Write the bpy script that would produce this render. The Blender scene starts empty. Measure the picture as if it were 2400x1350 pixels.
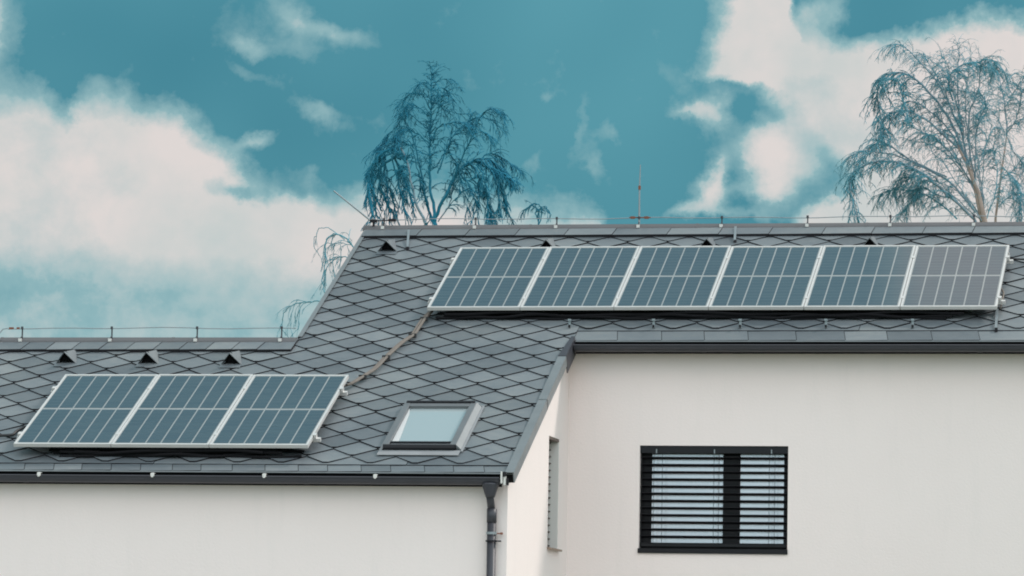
import bpy, bmesh, math, random
from mathutils import Vector, Matrix, noise as mnoise
R = math.radians
sc = bpy.context.scene
col = sc.collection
# ------------------------------------------------------------ camera
H = 4.07                                   # height of the lower eave above the ground
F_PX = 9789.4
YAW, PITCH, ROLL = 0.1945, 0.1000, 0.0170
CAM = Vector((8.1721, -41.7046, -2.3652 + H))
fw = Vector((-math.sin(YAW)*math.cos(PITCH), math.cos(YAW)*math.cos(PITCH), math.sin(PITCH)))
rt = Vector((math.cos(YAW), math.sin(YAW), 0)); up = rt.cross(fw)
cx = math.cos(ROLL)*rt + math.sin(ROLL)*up
cy = -math.sin(ROLL)*rt + math.cos(ROLL)*up
cd = bpy.data.cameras.new('camera'); cam = bpy.data.objects.new('camera', cd); col.objects.link(cam)
cd.sensor_width = 36; cd.lens = F_PX/2400*36; cd.clip_end = 5000
m = Matrix((cx, cy, -fw)).transposed().to_4x4(); m.translation = CAM; cam.matrix_world = m
sc.camera = cam

# ------------------------------------------------------------ light
SUN_DIR = Vector((0.60, 0.36, 0.72)).normalized()       # towards the sun
SUN_EL = math.asin(SUN_DIR.z); SUN_AZ = math.atan2(SUN_DIR.x, SUN_DIR.y)
sd = bpy.data.lights.new('sun', 'SUN'); sd.energy = 2.0; sd.angle = R(9); sd.color = (1, .91, .85)
so = bpy.data.objects.new('sun', sd); col.objects.link(so)
so.rotation_euler = (-SUN_DIR).to_track_quat('-Z', 'Y').to_euler()
sc.view_settings.view_transform = 'Standard'; sc.view_settings.look = 'None'
sc.view_settings.exposure = 0; sc.view_settings.gamma = 1
sc.cycles.filter_width = 1.9

# ------------------------------------------------------------ node helpers
class NT:
    def __init__(s, nt): s.n = nt.nodes; s.l = nt.links
    def node(s, t, **k):
        n = s.n.new(t)
        for a, b in k.items(): setattr(n, a, b)
        return n
    def put(s, sock, v):
        if isinstance(v, bpy.types.NodeSocket): s.l.new(v, sock)
        else: sock.default_value = v
    def math(s, op, a, b=0.0, c=None, clamp=False):
        n = s.node('ShaderNodeMath', operation=op, use_clamp=clamp)
        s.put(n.inputs[0], a); s.put(n.inputs[1], b)
        if c is not None: s.put(n.inputs[2], c)
        return n.outputs[0]
    def mix(s, f, a, b, mode='MIX'):
        n = s.node('ShaderNodeMix', data_type='RGBA', blend_type=mode)
        s.put(n.inputs[0], f); s.put(n.inputs[6], a); s.put(n.inputs[7], b)
        return n.outputs[2]
    def ramp(s, f, stops, interp='LINEAR'):
        n = s.node('ShaderNodeValToRGB'); r = n.color_ramp; r.interpolation = interp
        while len(r.elements) < len(stops): r.elements.new(.5)
        for e, (p, c) in zip(r.elements, stops):
            e.position = p; e.color = (*c, 1) if len(c) == 3 else c
        s.put(n.inputs[0], f); return n.outputs[0]
    def noise(s, vec, scale, detail=3, rough=.5, dist=0):
        n = s.node('ShaderNodeTexNoise'); s.put(n.inputs['Vector'], vec)
        n.inputs['Scale'].default_value = scale; n.inputs['Detail'].default_value = detail
        n.inputs['Roughness'].default_value = rough; n.inputs['Distortion'].default_value = dist
        return n.outputs[0]
    def sep(s, v):
        n = s.node('ShaderNodeSeparateXYZ'); s.put(n.inputs[0], v); return n.outputs
    def comb(s, x, y, z):
        n = s.node('ShaderNodeCombineXYZ'); s.put(n.inputs[0], x); s.put(n.inputs[1], y); s.put(n.inputs[2], z); return n.outputs[0]
def lin(r, g, b):
    f = lambda c: (c/255/12.92) if c/255 <= .04045 else ((c/255+.055)/1.055)**2.4
    return (f(r), f(g), f(b), 1)

# ------------------------------------------------------------ sky
w = bpy.data.worlds.new('World'); sc.world = w; w.use_nodes = True
w.node_tree.nodes.clear(); W = NT(w.node_tree)
tc = W.node('ShaderNodeTexCoord').outputs['Generated']
dx, dy, dz = W.sep(tc)
azd = W.math('MULTIPLY', W.math('ARCTAN2', dx, dy), 180/math.pi)
eld = W.math('MULTIPLY', W.math('ARCSINE', dz), 180/math.pi)
# sky chart in tenths of degrees around azimuth -11.1, elevation 5.7 (chart u to the right, v down)
K = 170.86
u0 = W.math('MULTIPLY', W.math('ADD', azd, 11.144), K)
v0 = W.math('MULTIPLY', W.math('SUBTRACT', 5.73, eld), K)
cr, sr = math.cos(ROLL), math.sin(ROLL)
uu = W.math('ADD', W.math('SUBTRACT', W.math('MULTIPLY', u0, cr), W.math('MULTIPLY', v0, sr)), 1200)
vv = W.math('ADD', W.math('ADD', W.math('MULTIPLY', u0, sr), W.math('MULTIPLY', v0, cr)), 675)
# warp
P0 = W.comb(W.math('MULTIPLY', uu, .001), W.math('MULTIPLY', vv, .001), 0)
wn = W.node('ShaderNodeTexNoise'); W.put(wn.inputs['Vector'], P0); wn.inputs['Scale'].default_value = 9; wn.inputs['Detail'].default_value = 9
wn.inputs['Roughness'].default_value = .66
ws = W.sep(wn.outputs['Color'])
wu = W.math('ADD', uu, W.math('MULTIPLY', W.math('SUBTRACT', ws[0], .5), 110))
wv = W.math('ADD', vv, W.math('MULTIPLY', W.math('SUBTRACT', ws[1], .5), 110))
# outlines of the two big clouds: height of the upper edge along u, and left edge along v
def curve(x, x0, x1, pts, lo=-200.0, hi=1000.0):
    st = [((p-x0)/(x1-x0), ((q-lo)/(hi-lo),)*3) for p, q in pts]
    r = W.ramp(W.math('DIVIDE', W.math('SUBTRACT', x, x0), x1-x0, clamp=True), st)
    return W.math('ADD', W.math('MULTIPLY', W.sep(r)[0], hi-lo), lo)
def sat(x): return W.math('ADD', x, 0, clamp=True)
T1 = curve(wu, -300, 1500, [(-300,190),(-50,212),(95,205),(130,240),(155,262),(180,222),(240,208),(330,232),(400,240),(440,285),(500,315),(545,350),(575,400),(620,428),(665,412),(720,408),(750,440),(790,458),(850,436),(900,428),(1000,430),(1130,478),(1240,478),(1340,478),(1400,500),(1450,600)])
d1 = sat(W.math('DIVIDE', W.math('SUBTRACT', W.math('ADD', wv, 42), T1), 120))
T2 = curve(wu, 1600, 3000, [(1600,-60),(1840,-60),(1865,20),(1885,75),(1960,88),(2010,85),(2060,70),(2150,72),(2220,62),(2270,42),(2350,35),(2420,48),(2700,90),(3000,200)])
U2 = curve(wv, -300, 700, [(-300,1800),(-60,1730),(0,1702),(60,1692),(110,1676),(165,1664),(190,1700),(215,1800),(250,1850),(300,1890),(350,1950),(385,1985),(430,2010),(465,1990),(490,1930),(520,1890),(700,1800)], 0, 3000)
d2a = sat(W.math('DIVIDE', W.math('SUBTRACT', W.math('ADD', wv, 12), T2), 70))
d2b = sat(W.math('DIVIDE', W.math('SUBTRACT', W.math('ADD', wu, 52), U2), 90))
d2_ = W.math('MULTIPLY', d2a, d2b)
# small clouds: (u, v, radius u, radius v, tilt in degrees, weight)
BL = [
 (-62,70,48,90,0,1.0),(35,60,12,50,0,.15),
 (675,45,20,80,-28,.28),(775,82,62,18,14,.42),(720,62,50,20,30,.30),(596,120,20,16,-20,.36),(560,108,20,18,0,.38),(575,178,50,14,15,.32),(660,125,60,18,0,.22),(560,50,60,40,0,.22),
 (585,330,34,12,-10,.5),(745,262,46,14,10,.34),(770,285,22,18,60,.25),(1357,300,12,42,8,.34),(1440,312,20,18,0,.34),(1400,310,24,18,0,.24),(1392,380,13,30,-18,.36),(1250,380,20,14,-20,.28),(1282,228,10,9,0,.24),
 (1900,45,44,30,-30,.62),(1965,20,20,40,20,.4),(1925,95,30,24,0,.35),
 (1640,258,42,12,6,.62),(1672,272,26,26,0,.66),(1700,245,22,16,0,.5),
 (1800,330,46,36,0,.8),(1845,350,46,32,10,.6),(1812,395,54,36,60,.85),(1812,445,30,26,20,.6),(1880,390,46,28,0,.45),(1770,220,90,50,0,.26),(1880,300,60,60,0,.45),
 (1688,415,17,42,14,.78),(1665,455,30,22,30,.72),(1640,490,50,14,-15,.5),(1700,500,80,10,0,.4),(1740,440,60,12,0,.34),
 (1980,500,70,24,0,.5),(1925,330,70,60,0,.5),(1850,250,60,40,0,.25),
]
acc = W.math('MAXIMUM', W.math('MULTIPLY', d1, .98), W.math('MULTIPLY', d2_, 1.05))
for (bx, by, rx, ry, t, wt) in BL:
    ct, st = math.cos(R(t)), math.sin(R(t))
    a = W.math('SUBTRACT', wu, bx); b = W.math('SUBTRACT', wv, by)
    p = W.math('ADD', W.math('MULTIPLY', a, ct/rx), W.math('MULTIPLY', b, st/rx))
    q = W.math('ADD', W.math('MULTIPLY', a, -st/ry), W.math('MULTIPLY', b, ct/ry))
    d2 = W.math('ADD', W.math('MULTIPLY', p, p), W.math('MULTIPLY', q, q))
    g = W.math('MULTIPLY', wt, W.math('EXPONENT', W.math('MULTIPLY', d2, -.45)))
    acc = W.math('SUBTRACT', W.math('ADD', acc, g), W.math('MULTIPLY', acc, g))
# thinner places inside the clouds: they show paler and bluer
THIN = [(90,330,170,90,0,.20),(60,600,190,90,0,.25),(560,452,42,17,15,.5),(490,440,30,24,0,.2),(690,440,50,22,0,.25),(200,460,160,60,-10,.12),
        (1990,320,190,90,10,.26),(1900,210,90,30,0,.18),(1790,265,60,34,0,.25),(1730,250,40,30,0,.3)]
for (bx, by, rx, ry, t, wt) in THIN:
    ct, st = math.cos(R(t)), math.sin(R(t))
    a = W.math('SUBTRACT', wu, bx); b = W.math('SUBTRACT', wv, by)
    p = W.math('ADD', W.math('MULTIPLY', a, ct/rx), W.math('MULTIPLY', b, st/rx))
    q = W.math('ADD', W.math('MULTIPLY', a, -st/ry), W.math('MULTIPLY', b, ct/ry))
    g = W.math('MULTIPLY', wt, W.math('EXPONENT', W.math('MULTIPLY', W.math('ADD', W.math('MULTIPLY', p, p), W.math('MULTIPLY', q, q)), -.8)))
    acc = W.math('SUBTRACT', acc, g)
# flat grey-teal base of the left cloud
basef = W.math('MULTIPLY', sat(W.math('DIVIDE', W.math('SUBTRACT', wv, 575), 110)), sat(W.math('DIVIDE', W.math('SUBTRACT', 1100, wu), 200)))
acc = W.math('SUBTRACT', acc, W.math('MULTIPLY', basef, .42))
nz = W.noise(P0, 8, 10, .62, .1)
nz2 = W.noise(P0, 2.3, 4, .5)
dens = W.math('ADD', acc, W.math('MULTIPLY', W.math('SUBTRACT', nz, .5), W.math('MULTIPLY', W.math('SUBTRACT', 1.15, acc), .85)))
# beyond the part of the sky over the house: broken cloud everywhere
far = W.math('ADD', W.math('ABSOLUTE', W.math('MULTIPLY', W.math('SUBTRACT', uu, 1200), 1/1200)), 0)
far2 = W.math('ABSOLUTE', W.math('MULTIPLY', W.math('SUBTRACT', vv, 500), 1/900))
fm = W.math('MULTIPLY', W.math('SUBTRACT', W.math('MAXIMUM', far, far2), 1.15), 2.5, clamp=True)
gn = W.math('ADD', W.math('MULTIPLY', W.math('SUBTRACT', W.noise(tc, 2.2, 6, .55), .5), 2.2), .62)
mx = W.node('ShaderNodeMix', data_type='FLOAT'); W.put(mx.inputs[0], fm); W.put(mx.inputs[2], dens); W.put(mx.inputs[3], gn)
dens = mx.outputs[0]
# high over the roof: open blue to the left, the edge of a bright cloud to the right
band = sat(W.math('DIVIDE', W.math('SUBTRACT', 15, W.math('ABSOLUTE', W.math('SUBTRACT', eld, 47))), 5))
band = W.math('MULTIPLY', band, sat(W.math('DIVIDE', W.math('SUBTRACT', 34, W.math('ABSOLUTE', azd)), 6)))
hi = W.math('ADD', .16, W.math('MULTIPLY', sat(W.math('DIVIDE', W.math('ADD', W.math('ADD', azd, 9.3), W.math('MULTIPLY', W.math('SUBTRACT', W.noise(tc, 30, 4, .5), .5), 1.5)), 1.6)), .85))
mx2 = W.node('ShaderNodeMix', data_type='FLOAT'); W.put(mx2.inputs[0], band); W.put(mx2.inputs[2], dens); W.put(mx2.inputs[3], hi)
dens = mx2.outputs[0]
# the blue between the clouds: physical sky, graded towards teal
sky = W.node('ShaderNodeTexSky', sky_type='NISHITA'); sky.sun_disc = False
sky.sun_elevation = SUN_EL; sky.sun_rotation = SUN_AZ; sky.altitude = 200
skyc = W.mix(1.0, sky.outputs[0], (.1, .1, .1, 1), 'MULTIPLY')
skyt = W.mix(1.0, skyc, (.20, .37, .37, 1), 'MULTIPLY')
lo = W.ramp(W.noise(P0, 1.1, 2, .5), [(.3, lin(66,138,157)[:3]), (.66, lin(96,166,181)[:3])])
blue = W.mix(.75, skyt, lo)
white = W.ramp(W.math('ADD', W.math('MULTIPLY', nz2, .8), W.math('MULTIPLY', nz, .2)), [(.36, lin(196,205,204)[:3]), (.56, lin(224,216,213)[:3])])
pale = lin(150,186,191)
c1 = W.mix(W.math('DIVIDE', W.math('SUBTRACT', dens, .11), .46, clamp=True), blue, pale)
c2 = W.mix(W.math('SMOOTH_MIN', W.math('DIVIDE', W.math('SUBTRACT', dens, .50), .38, clamp=True), 1.0, .2), c1, white)
# unseen sky behind the camera, brightened to light the house walls
br = W.math('ADD', 1.0, W.math('MULTIPLY', W.math('MULTIPLY', W.math('SUBTRACT', W.math('ADD', W.math('MULTIPLY', dy, -.88), W.math('MULTIPLY', dx, .48)), -.20), 1.0, clamp=True), W.math('ADD', .60, W.math('MULTIPLY', dz, 3.3))))
cs = W.mix(1.0, c2, W.comb(W.math('POWER', br, 1.1), br, W.math('POWER', br, 1.02)), 'MULTIPLY')
bg = W.node('ShaderNodeBackground'); W.put(bg.inputs[0], cs); bg.inputs[1].default_value = 1.0
wo = W.node('ShaderNodeOutputWorld'); W.l.new(bg.outputs[0], wo.inputs[0])

# ------------------------------------------------------------ materials
def mat(name, color, rough=.6, metal=0, spec=.5, coat=0, nz=0, nscale=8, bump=0, bscale=40, detail=5, obj=False):
    m = bpy.data.materials.new(name); m.use_nodes = True
    n = NT(m.node_tree); p = m.node_tree.nodes['Principled BSDF']
    p.inputs['Roughness'].default_value = rough; p.inputs['Metallic'].default_value = metal
    p.inputs['Specular IOR Level'].default_value = spec; p.inputs['Coat Weight'].default_value = coat
    p.inputs['Coat Roughness'].default_value = .05
    c = (*color, 1)
    pos = n.node('ShaderNodeNewGeometry').outputs['Position']
    if nz:
        f = n.noise(pos, nscale, detail, .6)
        c = n.mix(f, tuple(x*(1-nz) for x in color)+(1,), tuple(min(1, x*(1+nz)) for x in color)+(1,))
    n.put(p.inputs['Base Color'], c)
    if bump:
        b = n.node('ShaderNodeBump'); b.inputs['Strength'].default_value = bump; b.inputs['Distance'].default_value = .01
        n.put(b.inputs['Height'], n.noise(pos, bscale, 6, .6)); n.l.new(b.outputs[0], p.inputs['Normal'])
    return m
def mat_wall():
    m = mat('white_render', (.80,.775,.75), rough=.92, spec=.2, bump=.3, bscale=38)
    n = NT(m.node_tree); p = m.node_tree.nodes['Principled BSDF']
    pos = n.node('ShaderNodeNewGeometry').outputs['Position']
    a = n.noise(pos, .7, 4, .6); b = n.noise(n.comb(*[n.math('MULTIPLY', o, k) for o, k in zip(n.sep(pos), (3, 3, .35))]), 2, 5, .65)
    c = n.mix(a, (.835,.750,.720,1), (.885,.800,.770,1))
    f = n.math('MULTIPLY', n.math('SUBTRACT', b, .53), .55, clamp=True)
    n.put(p.inputs['Base Color'], n.mix(f, c, (.66,.64,.61,1)))
    return m
def mat_slate():
    m = bpy.data.materials.new('slate'); m.use_nodes = True
    n = NT(m.node_tree); p = m.node_tree.nodes['Principled BSDF']
    at = n.node('ShaderNodeAttribute', attribute_name='tile'); t = at.outputs['Fac']
    pos = n.node('ShaderNodeNewGeometry').outputs['Position']
    base = n.ramp(t, [(0, (.112,.130,.142)), (.5, (.148,.170,.184)), (1, (.188,.210,.222))])
    streak = n.noise(n.comb(*[n.math('MULTIPLY', o, k) for o, k in zip(n.sep(pos), (1, 4, 4))]), 9, 6, .7)
    big = n.noise(pos, .9, 4, .6)
    f = n.math('ADD', n.math('MULTIPLY', streak, .6), n.math('MULTIPLY', big, .6))
    c = n.mix(1.0, base, n.ramp(f, [(.34, (.66,.67,.69)), (.58, (.96,.96,.97)), (.8, (1.28,1.22,1.15))]), 'MULTIPLY')
    lich = n.math('MULTIPLY', n.math('SUBTRACT', n.noise(pos, 26, 6, .75), .63), 6, clamp=True)
    c = n.mix(n.math('MULTIPLY', lich, .35), c, (.24,.22,.18,1))
    n.put(p.inputs['Base Color'], c)
    n.put(p.inputs['Roughness'], n.math('ADD', .33, n.math('MULTIPLY', streak, .25)))
    b = n.node('ShaderNodeBump'); b.inputs['Strength'].default_value = .3; b.inputs['Distance'].default_value = .006
    n.put(b.inputs['Height'], n.noise(pos, 60, 6, .7)); n.l.new(b.outputs[0], p.inputs['Normal'])
    return m
M = dict(
 wall=mat_wall(), slate=mat_slate(),
 edge=mat('slate_edge', (.030,.029,.033), .85, spec=.1),  # near-black slate edges stand in for shadow between slates; also dark fittings
 anth=mat('anthracite_metal', (.042,.043,.053), .45, nz=.2, nscale=5),
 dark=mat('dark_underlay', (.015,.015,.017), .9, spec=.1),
 zinc=mat('zinc_sheet', (.23,.25,.26), .42, metal=.35, nz=.22, nscale=4, bump=.05, bscale=8),
 ridge=mat('ridge_sheet', (.13,.125,.13), .5, metal=.2, nz=.2, nscale=3),
 alu=mat('aluminium', (.72,.70,.68), .38, metal=.35, nz=.06, nscale=6),
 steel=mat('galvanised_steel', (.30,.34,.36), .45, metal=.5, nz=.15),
 skyframe=mat('grey_roof_window_frame', (.18,.19,.20), .4, metal=.3, nz=.15, nscale=4),
 steel2=mat('grey_flashing', (.26,.27,.28), .6, nz=.2, nscale=6),
 light=mat('light_plastic', (.70,.69,.66), .5),
 copper=mat('rusty_clamp', (.22,.075,.04), .6, nz=.3, nscale=30),
 sheet=mat('backsheet', (.33,.34,.335), .35, spec=.5, coat=.4),
 cell=None, frame=mat('window_frame', (.009,.009,.012), .5, spec=.3),
 blind=mat('blind_slat', (.010,.010,.013), .42, spec=.3),
 blindside=mat('worn_blind_edge', (.10,.075,.06), .6),
 pane=mat('mirror_pane', (.86,.80,.86), .25, metal=.85, spec=.6, coat=.3, nz=.08, nscale=3),  # metallic finish mirrors the sky in front; no curtain behind
 jamb=mat('grey_jamb', (.76,.75,.72), .8),
 sky_pane=mat('roof_window_glass', (.38,.44,.45), .18, spec=.8, coat=1.0),
 inner=mat('white_lining', (.55,.56,.56), .6),
 conduit=mat('brown_conduit', (.17,.145,.125), .6, nz=.35, nscale=20),
 cable=mat('black_cable', (.02,.02,.022), .5),
 bark=mat('birch_bark', (.36,.28,.24), .85, nz=.45, nscale=6),
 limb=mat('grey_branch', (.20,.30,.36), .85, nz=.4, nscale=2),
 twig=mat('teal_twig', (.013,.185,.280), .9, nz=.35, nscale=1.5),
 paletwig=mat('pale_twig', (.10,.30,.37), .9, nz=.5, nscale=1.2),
 sill=mat('rust_sill', (.30,.22,.17), .6, nz=.3, nscale=30),
)
def mat_cell():
    m = bpy.data.materials.new('solar_cell'); m.use_nodes = True
    n = NT(m.node_tree); p = m.node_tree.nodes['Principled BSDF']
    at = n.node('ShaderNodeAttribute', attribute_name='tile'); t = at.outputs['Fac']
    pos = n.node('ShaderNodeNewGeometry').outputs['Position']
    c = n.ramp(t, [(0, (.044,.070,.092)), (1, (.054,.082,.102))])
    c = n.mix(n.math('MULTIPLY', n.noise(pos, 90, 3, .6), .35), c, (.088,.112,.130,1))
    n.put(p.inputs['Base Color'], c)
    p.inputs['Roughness'].default_value = .45; p.inputs['Specular IOR Level'].default_value = .2; p.inputs['Coat Weight'].default_value = 1.0; p.inputs['Coat Roughness'].default_value = .04
    return m
M['cell'] = mat_cell()

# ------------------------------------------------------------ mesh helpers
class MB:
    """collects faces, builds one object"""
    def __init__(s): s.v = []; s.f = []; s.mi = []; s.t = []
    def face(s, pts, mi=0, t=.5):
        b = len(s.v); s.v += [tuple(p) for p in pts]; s.f.append(list(range(b, b+len(pts)))); s.mi.append(mi); s.t.append(t)
    def prism(s, poly, off, mi=0, t=.5, side=None):
        """poly: list of 3D points, extruded by the vector off"""
        off = Vector(off); a = [Vector(p) for p in poly]; b = [p+off for p in a]
        nrm = Vector((0,0,0))
        for i in range(len(a)):
            nrm += a[i].cross(a[(i+1) % len(a)])
        if nrm.dot(off) < 0: a = a[::-1]; b = b[::-1]
        s.face(a[::-1], mi, t); s.face(b, mi, t)
        for i in range(len(a)):
            j = (i+1) % len(a); s.face([a[i], a[j], b[j], b[i]], mi if side is None else side, t)
    def box(s, c, d, mi=0, rot=None, t=.5):
        c = Vector(c); hx, hy, hz = d[0]/2, d[1]/2, d[2]/2
        q = [Vector((x, y, z)) for x in (-hx, hx) for y in (-hy, hy) for z in (-hz, hz)]
        if rot is not None: q = [rot @ p for p in q]
        q = [p+c for p in q]
        for f in ((0,1,3,2),(4,6,7,5),(0,4,5,1),(2,3,7,6),(0,2,6,4),(1,5,7,3)): s.face([q[i] for i in f], mi, t)
    def tube(s, pts, rad, n=8, mi=0, caps=True, t=.5):
        pts = [Vector(p) for p in pts]
        if not isinstance(rad, (list, tuple)): rad = [rad]*len(pts)
        rings = []; pu = None
        for i, p in enumerate(pts):
            d = (pts[min(i+1, len(pts)-1)]-pts[max(i-1, 0)])
            if d.length < 1e-9: d = Vector((0,0,1))
            d.normalize()
            if pu is None:
                r = Vector((0,0,1)) if abs(d.z) < .9 else Vector((1,0,0)); pu = d.cross(r).normalized()
            else:
                pu = (pu-d*pu.dot(d)); pu = pu.normalized() if pu.length > 1e-6 else d.orthogonal().normalized()
            pv = d.cross(pu)
            rings.append([p+(pu*math.cos(2*math.pi*k/n)+pv*math.sin(2*math.pi*k/n))*rad[i] for k in range(n)])
        for a, b in zip(rings, rings[1:]):
            for k in range(n):
                s.face([a[k], a[(k+1) % n], b[(k+1) % n], b[k]], mi, t)
        if caps: s.face(rings[0][::-1], mi, t); s.face(rings[-1], mi, t)
    def build(s, name, mats, parent=None, smooth=False, bevel=0):
        me = bpy.data.meshes.new(name); me.from_pydata(s.v, [], s.f)
        if not isinstance(mats, (list, tuple)): mats = [mats]
        for m in mats: me.materials.append(m)
        me.polygons.foreach_set('material_index', s.mi)
        a = me.attributes.new('tile', 'FLOAT', 'FACE'); a.data.foreach_set('value', s.t)
        if smooth or bevel:
            bm = bmesh.new(); bm.from_mesh(me); bmesh.ops.remove_doubles(bm, verts=bm.verts, dist=1e-5); bm.to_mesh(me); bm.free()
        if smooth: me.shade_smooth()
        me.update()
        o = bpy.data.objects.new(name, me); col.objects.link(o)
        if parent is not None: o.parent = parent
        if bevel:
            b = o.modifiers.new('bevel', 'BEVEL'); b.width = bevel; b.segments = 2; b.limit_method = 'ANGLE'
        return o
def empty(name, loc=(0,0,0)):
    o = bpy.data.objects.new(name, None); col.objects.link(o); o.location = loc; o.empty_display_size = .2
    return o
def tag(o, label=None, cat=None, group=None, kind=None):
    if label: o['label'] = label
    if cat: o['category'] = cat
    if group: o['group'] = group
    if kind: o['kind'] = kind
    return o
def reparent(o, root):
    """child geometry is written in world coordinates; keep it there under a moved root"""
    o.parent = root; o.matrix_parent_inverse = Matrix.Translation(root.location).inverted()
    return o

# ------------------------------------------------------------ roof frame
TH = 0.4612; CT, ST = math.cos(TH), math.sin(TH)
NRM = Vector((0, -ST, CT))
def pl(x, s, h=0.0): return Vector((x, s*CT-h*ST, s*ST+h*CT+H))
def ray(px, py): return (fw + cx*((px-1200)/F_PX) + cy*((675-py)/F_PX))
def on_roof(px, py, h=0.0):
    d = ray(px, py); o = Vector((0, -h*ST, h*CT+H)); t = (o-CAM).dot(NRM)/d.dot(NRM); p = CAM+d*t
    return p.x, ((p.y+h*ST)*CT + (p.z-H-h*CT)*ST)
def on_y(px, py, y): d = ray(px, py); return CAM+d*((y-CAM.y)/d.y)
def on_x(px, py, x): d = ray(px, py); return CAM+d*((x-CAM.x)/d.x)

XV, XL, XR = 0.0, -3.106, 8.5
S1, S2, S3 = 3.70, 7.38, 3.70
XLL = on_roof(8, 797)[0]
YW1, YW2, XW = 0.0844, 3.4761, -0.068
TX0, TS0, TA, TB = -1.0635, 3.4114, 0.4727, 0.2014
YR1, YR2 = S1*CT, S2*CT                       # ridge lines
GND = 0.0

# ground
g = MB()
N = 40
for i in range(N):
    for j in range(N):
        x0, x1 = -1500+i*75, -1425+i*75; y0, y1 = -1500+j*75, -1425+j*75
        g.face([(x0,y0,0),(x1,y0,0),(x1,y1,0),(x0,y1,0)])
gm = mat('lawn', (.085,.115,.045), .95, nz=.5, nscale=.6, bump=.5, bscale=30)
tag(g.build('ground', gm), kind='structure')
g = MB(); g.face([(-20,-7,.004),(16,-7,.004),(16,-.4,.004),(-20,-.4,.004)])  # unseen pale strip added to bounce neutral light onto the walls
tag(g.build('bounce_paving', mat('pale_bounce_paving', (.42,.41,.39), .9, nz=.15, nscale=2)), kind='structure')

# ------------------------------------------------------------ house
house = tag(empty('house', (0, 0, 0)), 'white rendered house with stepped grey slate roof carrying solar panels', 'house')
rnd = random.Random(4)
def clip(poly, x0, x1, s0, s1):
    for ax, lim, sg in ((0, x0, 1), (0, x1, -1), (1, s0, 1), (1, s1, -1)):
        out = []
        for i in range(len(poly)):
            a, b = poly[i], poly[(i+1) % len(poly)]
            da, db = (a[ax]-lim)*sg, (b[ax]-lim)*sg
            if da >= 0: out.append(a)
            if (da >= 0) != (db >= 0):
                k = da/(da-db); out.append((a[0]+(b[0]-a[0])*k, a[1]+(b[1]-a[1])*k))
        poly = out
        if len(poly) < 3: return []
    return poly
RC = .36      # ridge course depth along the slope
SC, SCU = .19, .305      # starter courses
roofmb = MB()
STEP = .0112
areas = [(XLL, XL, SC-.02, S1-RC), (XL, XV, SC-.02, S2-RC), (XV, XR, S3+SCU-.02, S2-RC)]
for j in range(-24, 26):
    for i in range(-16, 24):
        tx = TX0+(i+(.5 if j % 2 else 0))*TA; ts = TS0+j*TB
        tipj = rnd.uniform(-.004, .004); tv = rnd.random(); lift = rnd.uniform(-.0015, .002); sk = rnd.uniform(-.003, .003)
        c = .031
        k = c/(TA/2)
        poly = [(tx-c, ts+TB*k+tipj), (tx+c, ts+TB*k+tipj), (tx+TA/2-.004, ts+TB), (tx, ts+2*TB), (tx-TA/2+.004, ts+TB)]
        for (a0, a1, b0, b1) in areas:
            if ts > b1 or ts < b0-.02 : continue
            if a0 == XLL or True:
                q = clip(poly, a0, a1, b0, b1)
            if not q: continue
            hh = lambda x, s: max(.0005, .002+2*STEP*(1-(s-ts)/(2*TB))+lift+sk*(x-tx)/TA)
            top = [pl(x, s, .006+hh(x, s)) for x, s in q]
            bot = [pl(x, s, .001) for x, s in q]
            roofmb.face(top, 0, tv)
            n_ = len(q)
            for e in range(n_):
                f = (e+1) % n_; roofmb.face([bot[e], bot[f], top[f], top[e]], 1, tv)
def course(x0, x1, s0, s1, h0, h1, wdt, slant=.06):
    """rectangular slates; s0 is the lower edge"""
    x = x0
    while x < x1-1e-4:
        xe = min(x1, x+wdt*rnd.uniform(.92, 1.08)); 
        if x1-xe < .1: xe = x1
        tv = rnd.random(); l = rnd.uniform(-.0015, .0015)
        g0 = .006
        q = [(x+(g0 if x > x0 else 0), s0), (xe, s0), (min(x1, xe+slant) if xe < x1 else xe, s1), (min(x1, x+slant)+g0 if x > x0 else x, s1)]
        hs = [h0+l, h0+l+.004, h1+.004, h1]
        top = [pl(a, b, h) for (a, b), h in zip(q, hs)]; bot = [pl(a, b, .0015) for a, b in q]
        roofmb.face(top, 0, tv)
        for e in range(4):
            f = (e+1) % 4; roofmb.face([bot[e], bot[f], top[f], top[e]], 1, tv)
        x = xe
course(XLL, XL, S1-RC-.01, S1, .050, .034, .31); course(XL, XR, S2-RC-.01, S2, .050, .034, .62, .03)
course(XLL, XV, -.01, SC, .016, .003, .33, -.05); course(XV, XR, S3-.01, S3+SCU, .016, .003, .5, -.05)
course(XLL, XV, SC-.012, SC+.3, .014, .0022, 2.9, 0); course(XV, XR, S3+SCU-.012, S3+SCU+.3, .014, .0022, 2.9, 0)
# boards under the slates and the rear slopes
def slab(poly, th=.10, mi=2):
    roofmb.prism(poly, -NRM*th, mi)
slab([pl(XLL,0,0), pl(XV,0,0), pl(XV,S3,0), pl(XLL,S3,0)])
slab([pl(XL,S1+.001,0), pl(XR,S1+.001,0), pl(XR,S2,0), pl(XL,S2,0)])
def rear(x0, x1, s):
    y, z = s*CT, s*ST+H
    roofmb.prism([(x0,y,z),(x1,y,z),(x1,2*y,H),(x0,2*y,H)], (0, 0, -.1), 0)
rear(XLL, XL-.002, S1); rear(XL, XR, S2)
roof = roofmb.build('roof', [M['slate'], M['edge'], M['dark']], house)

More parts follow.
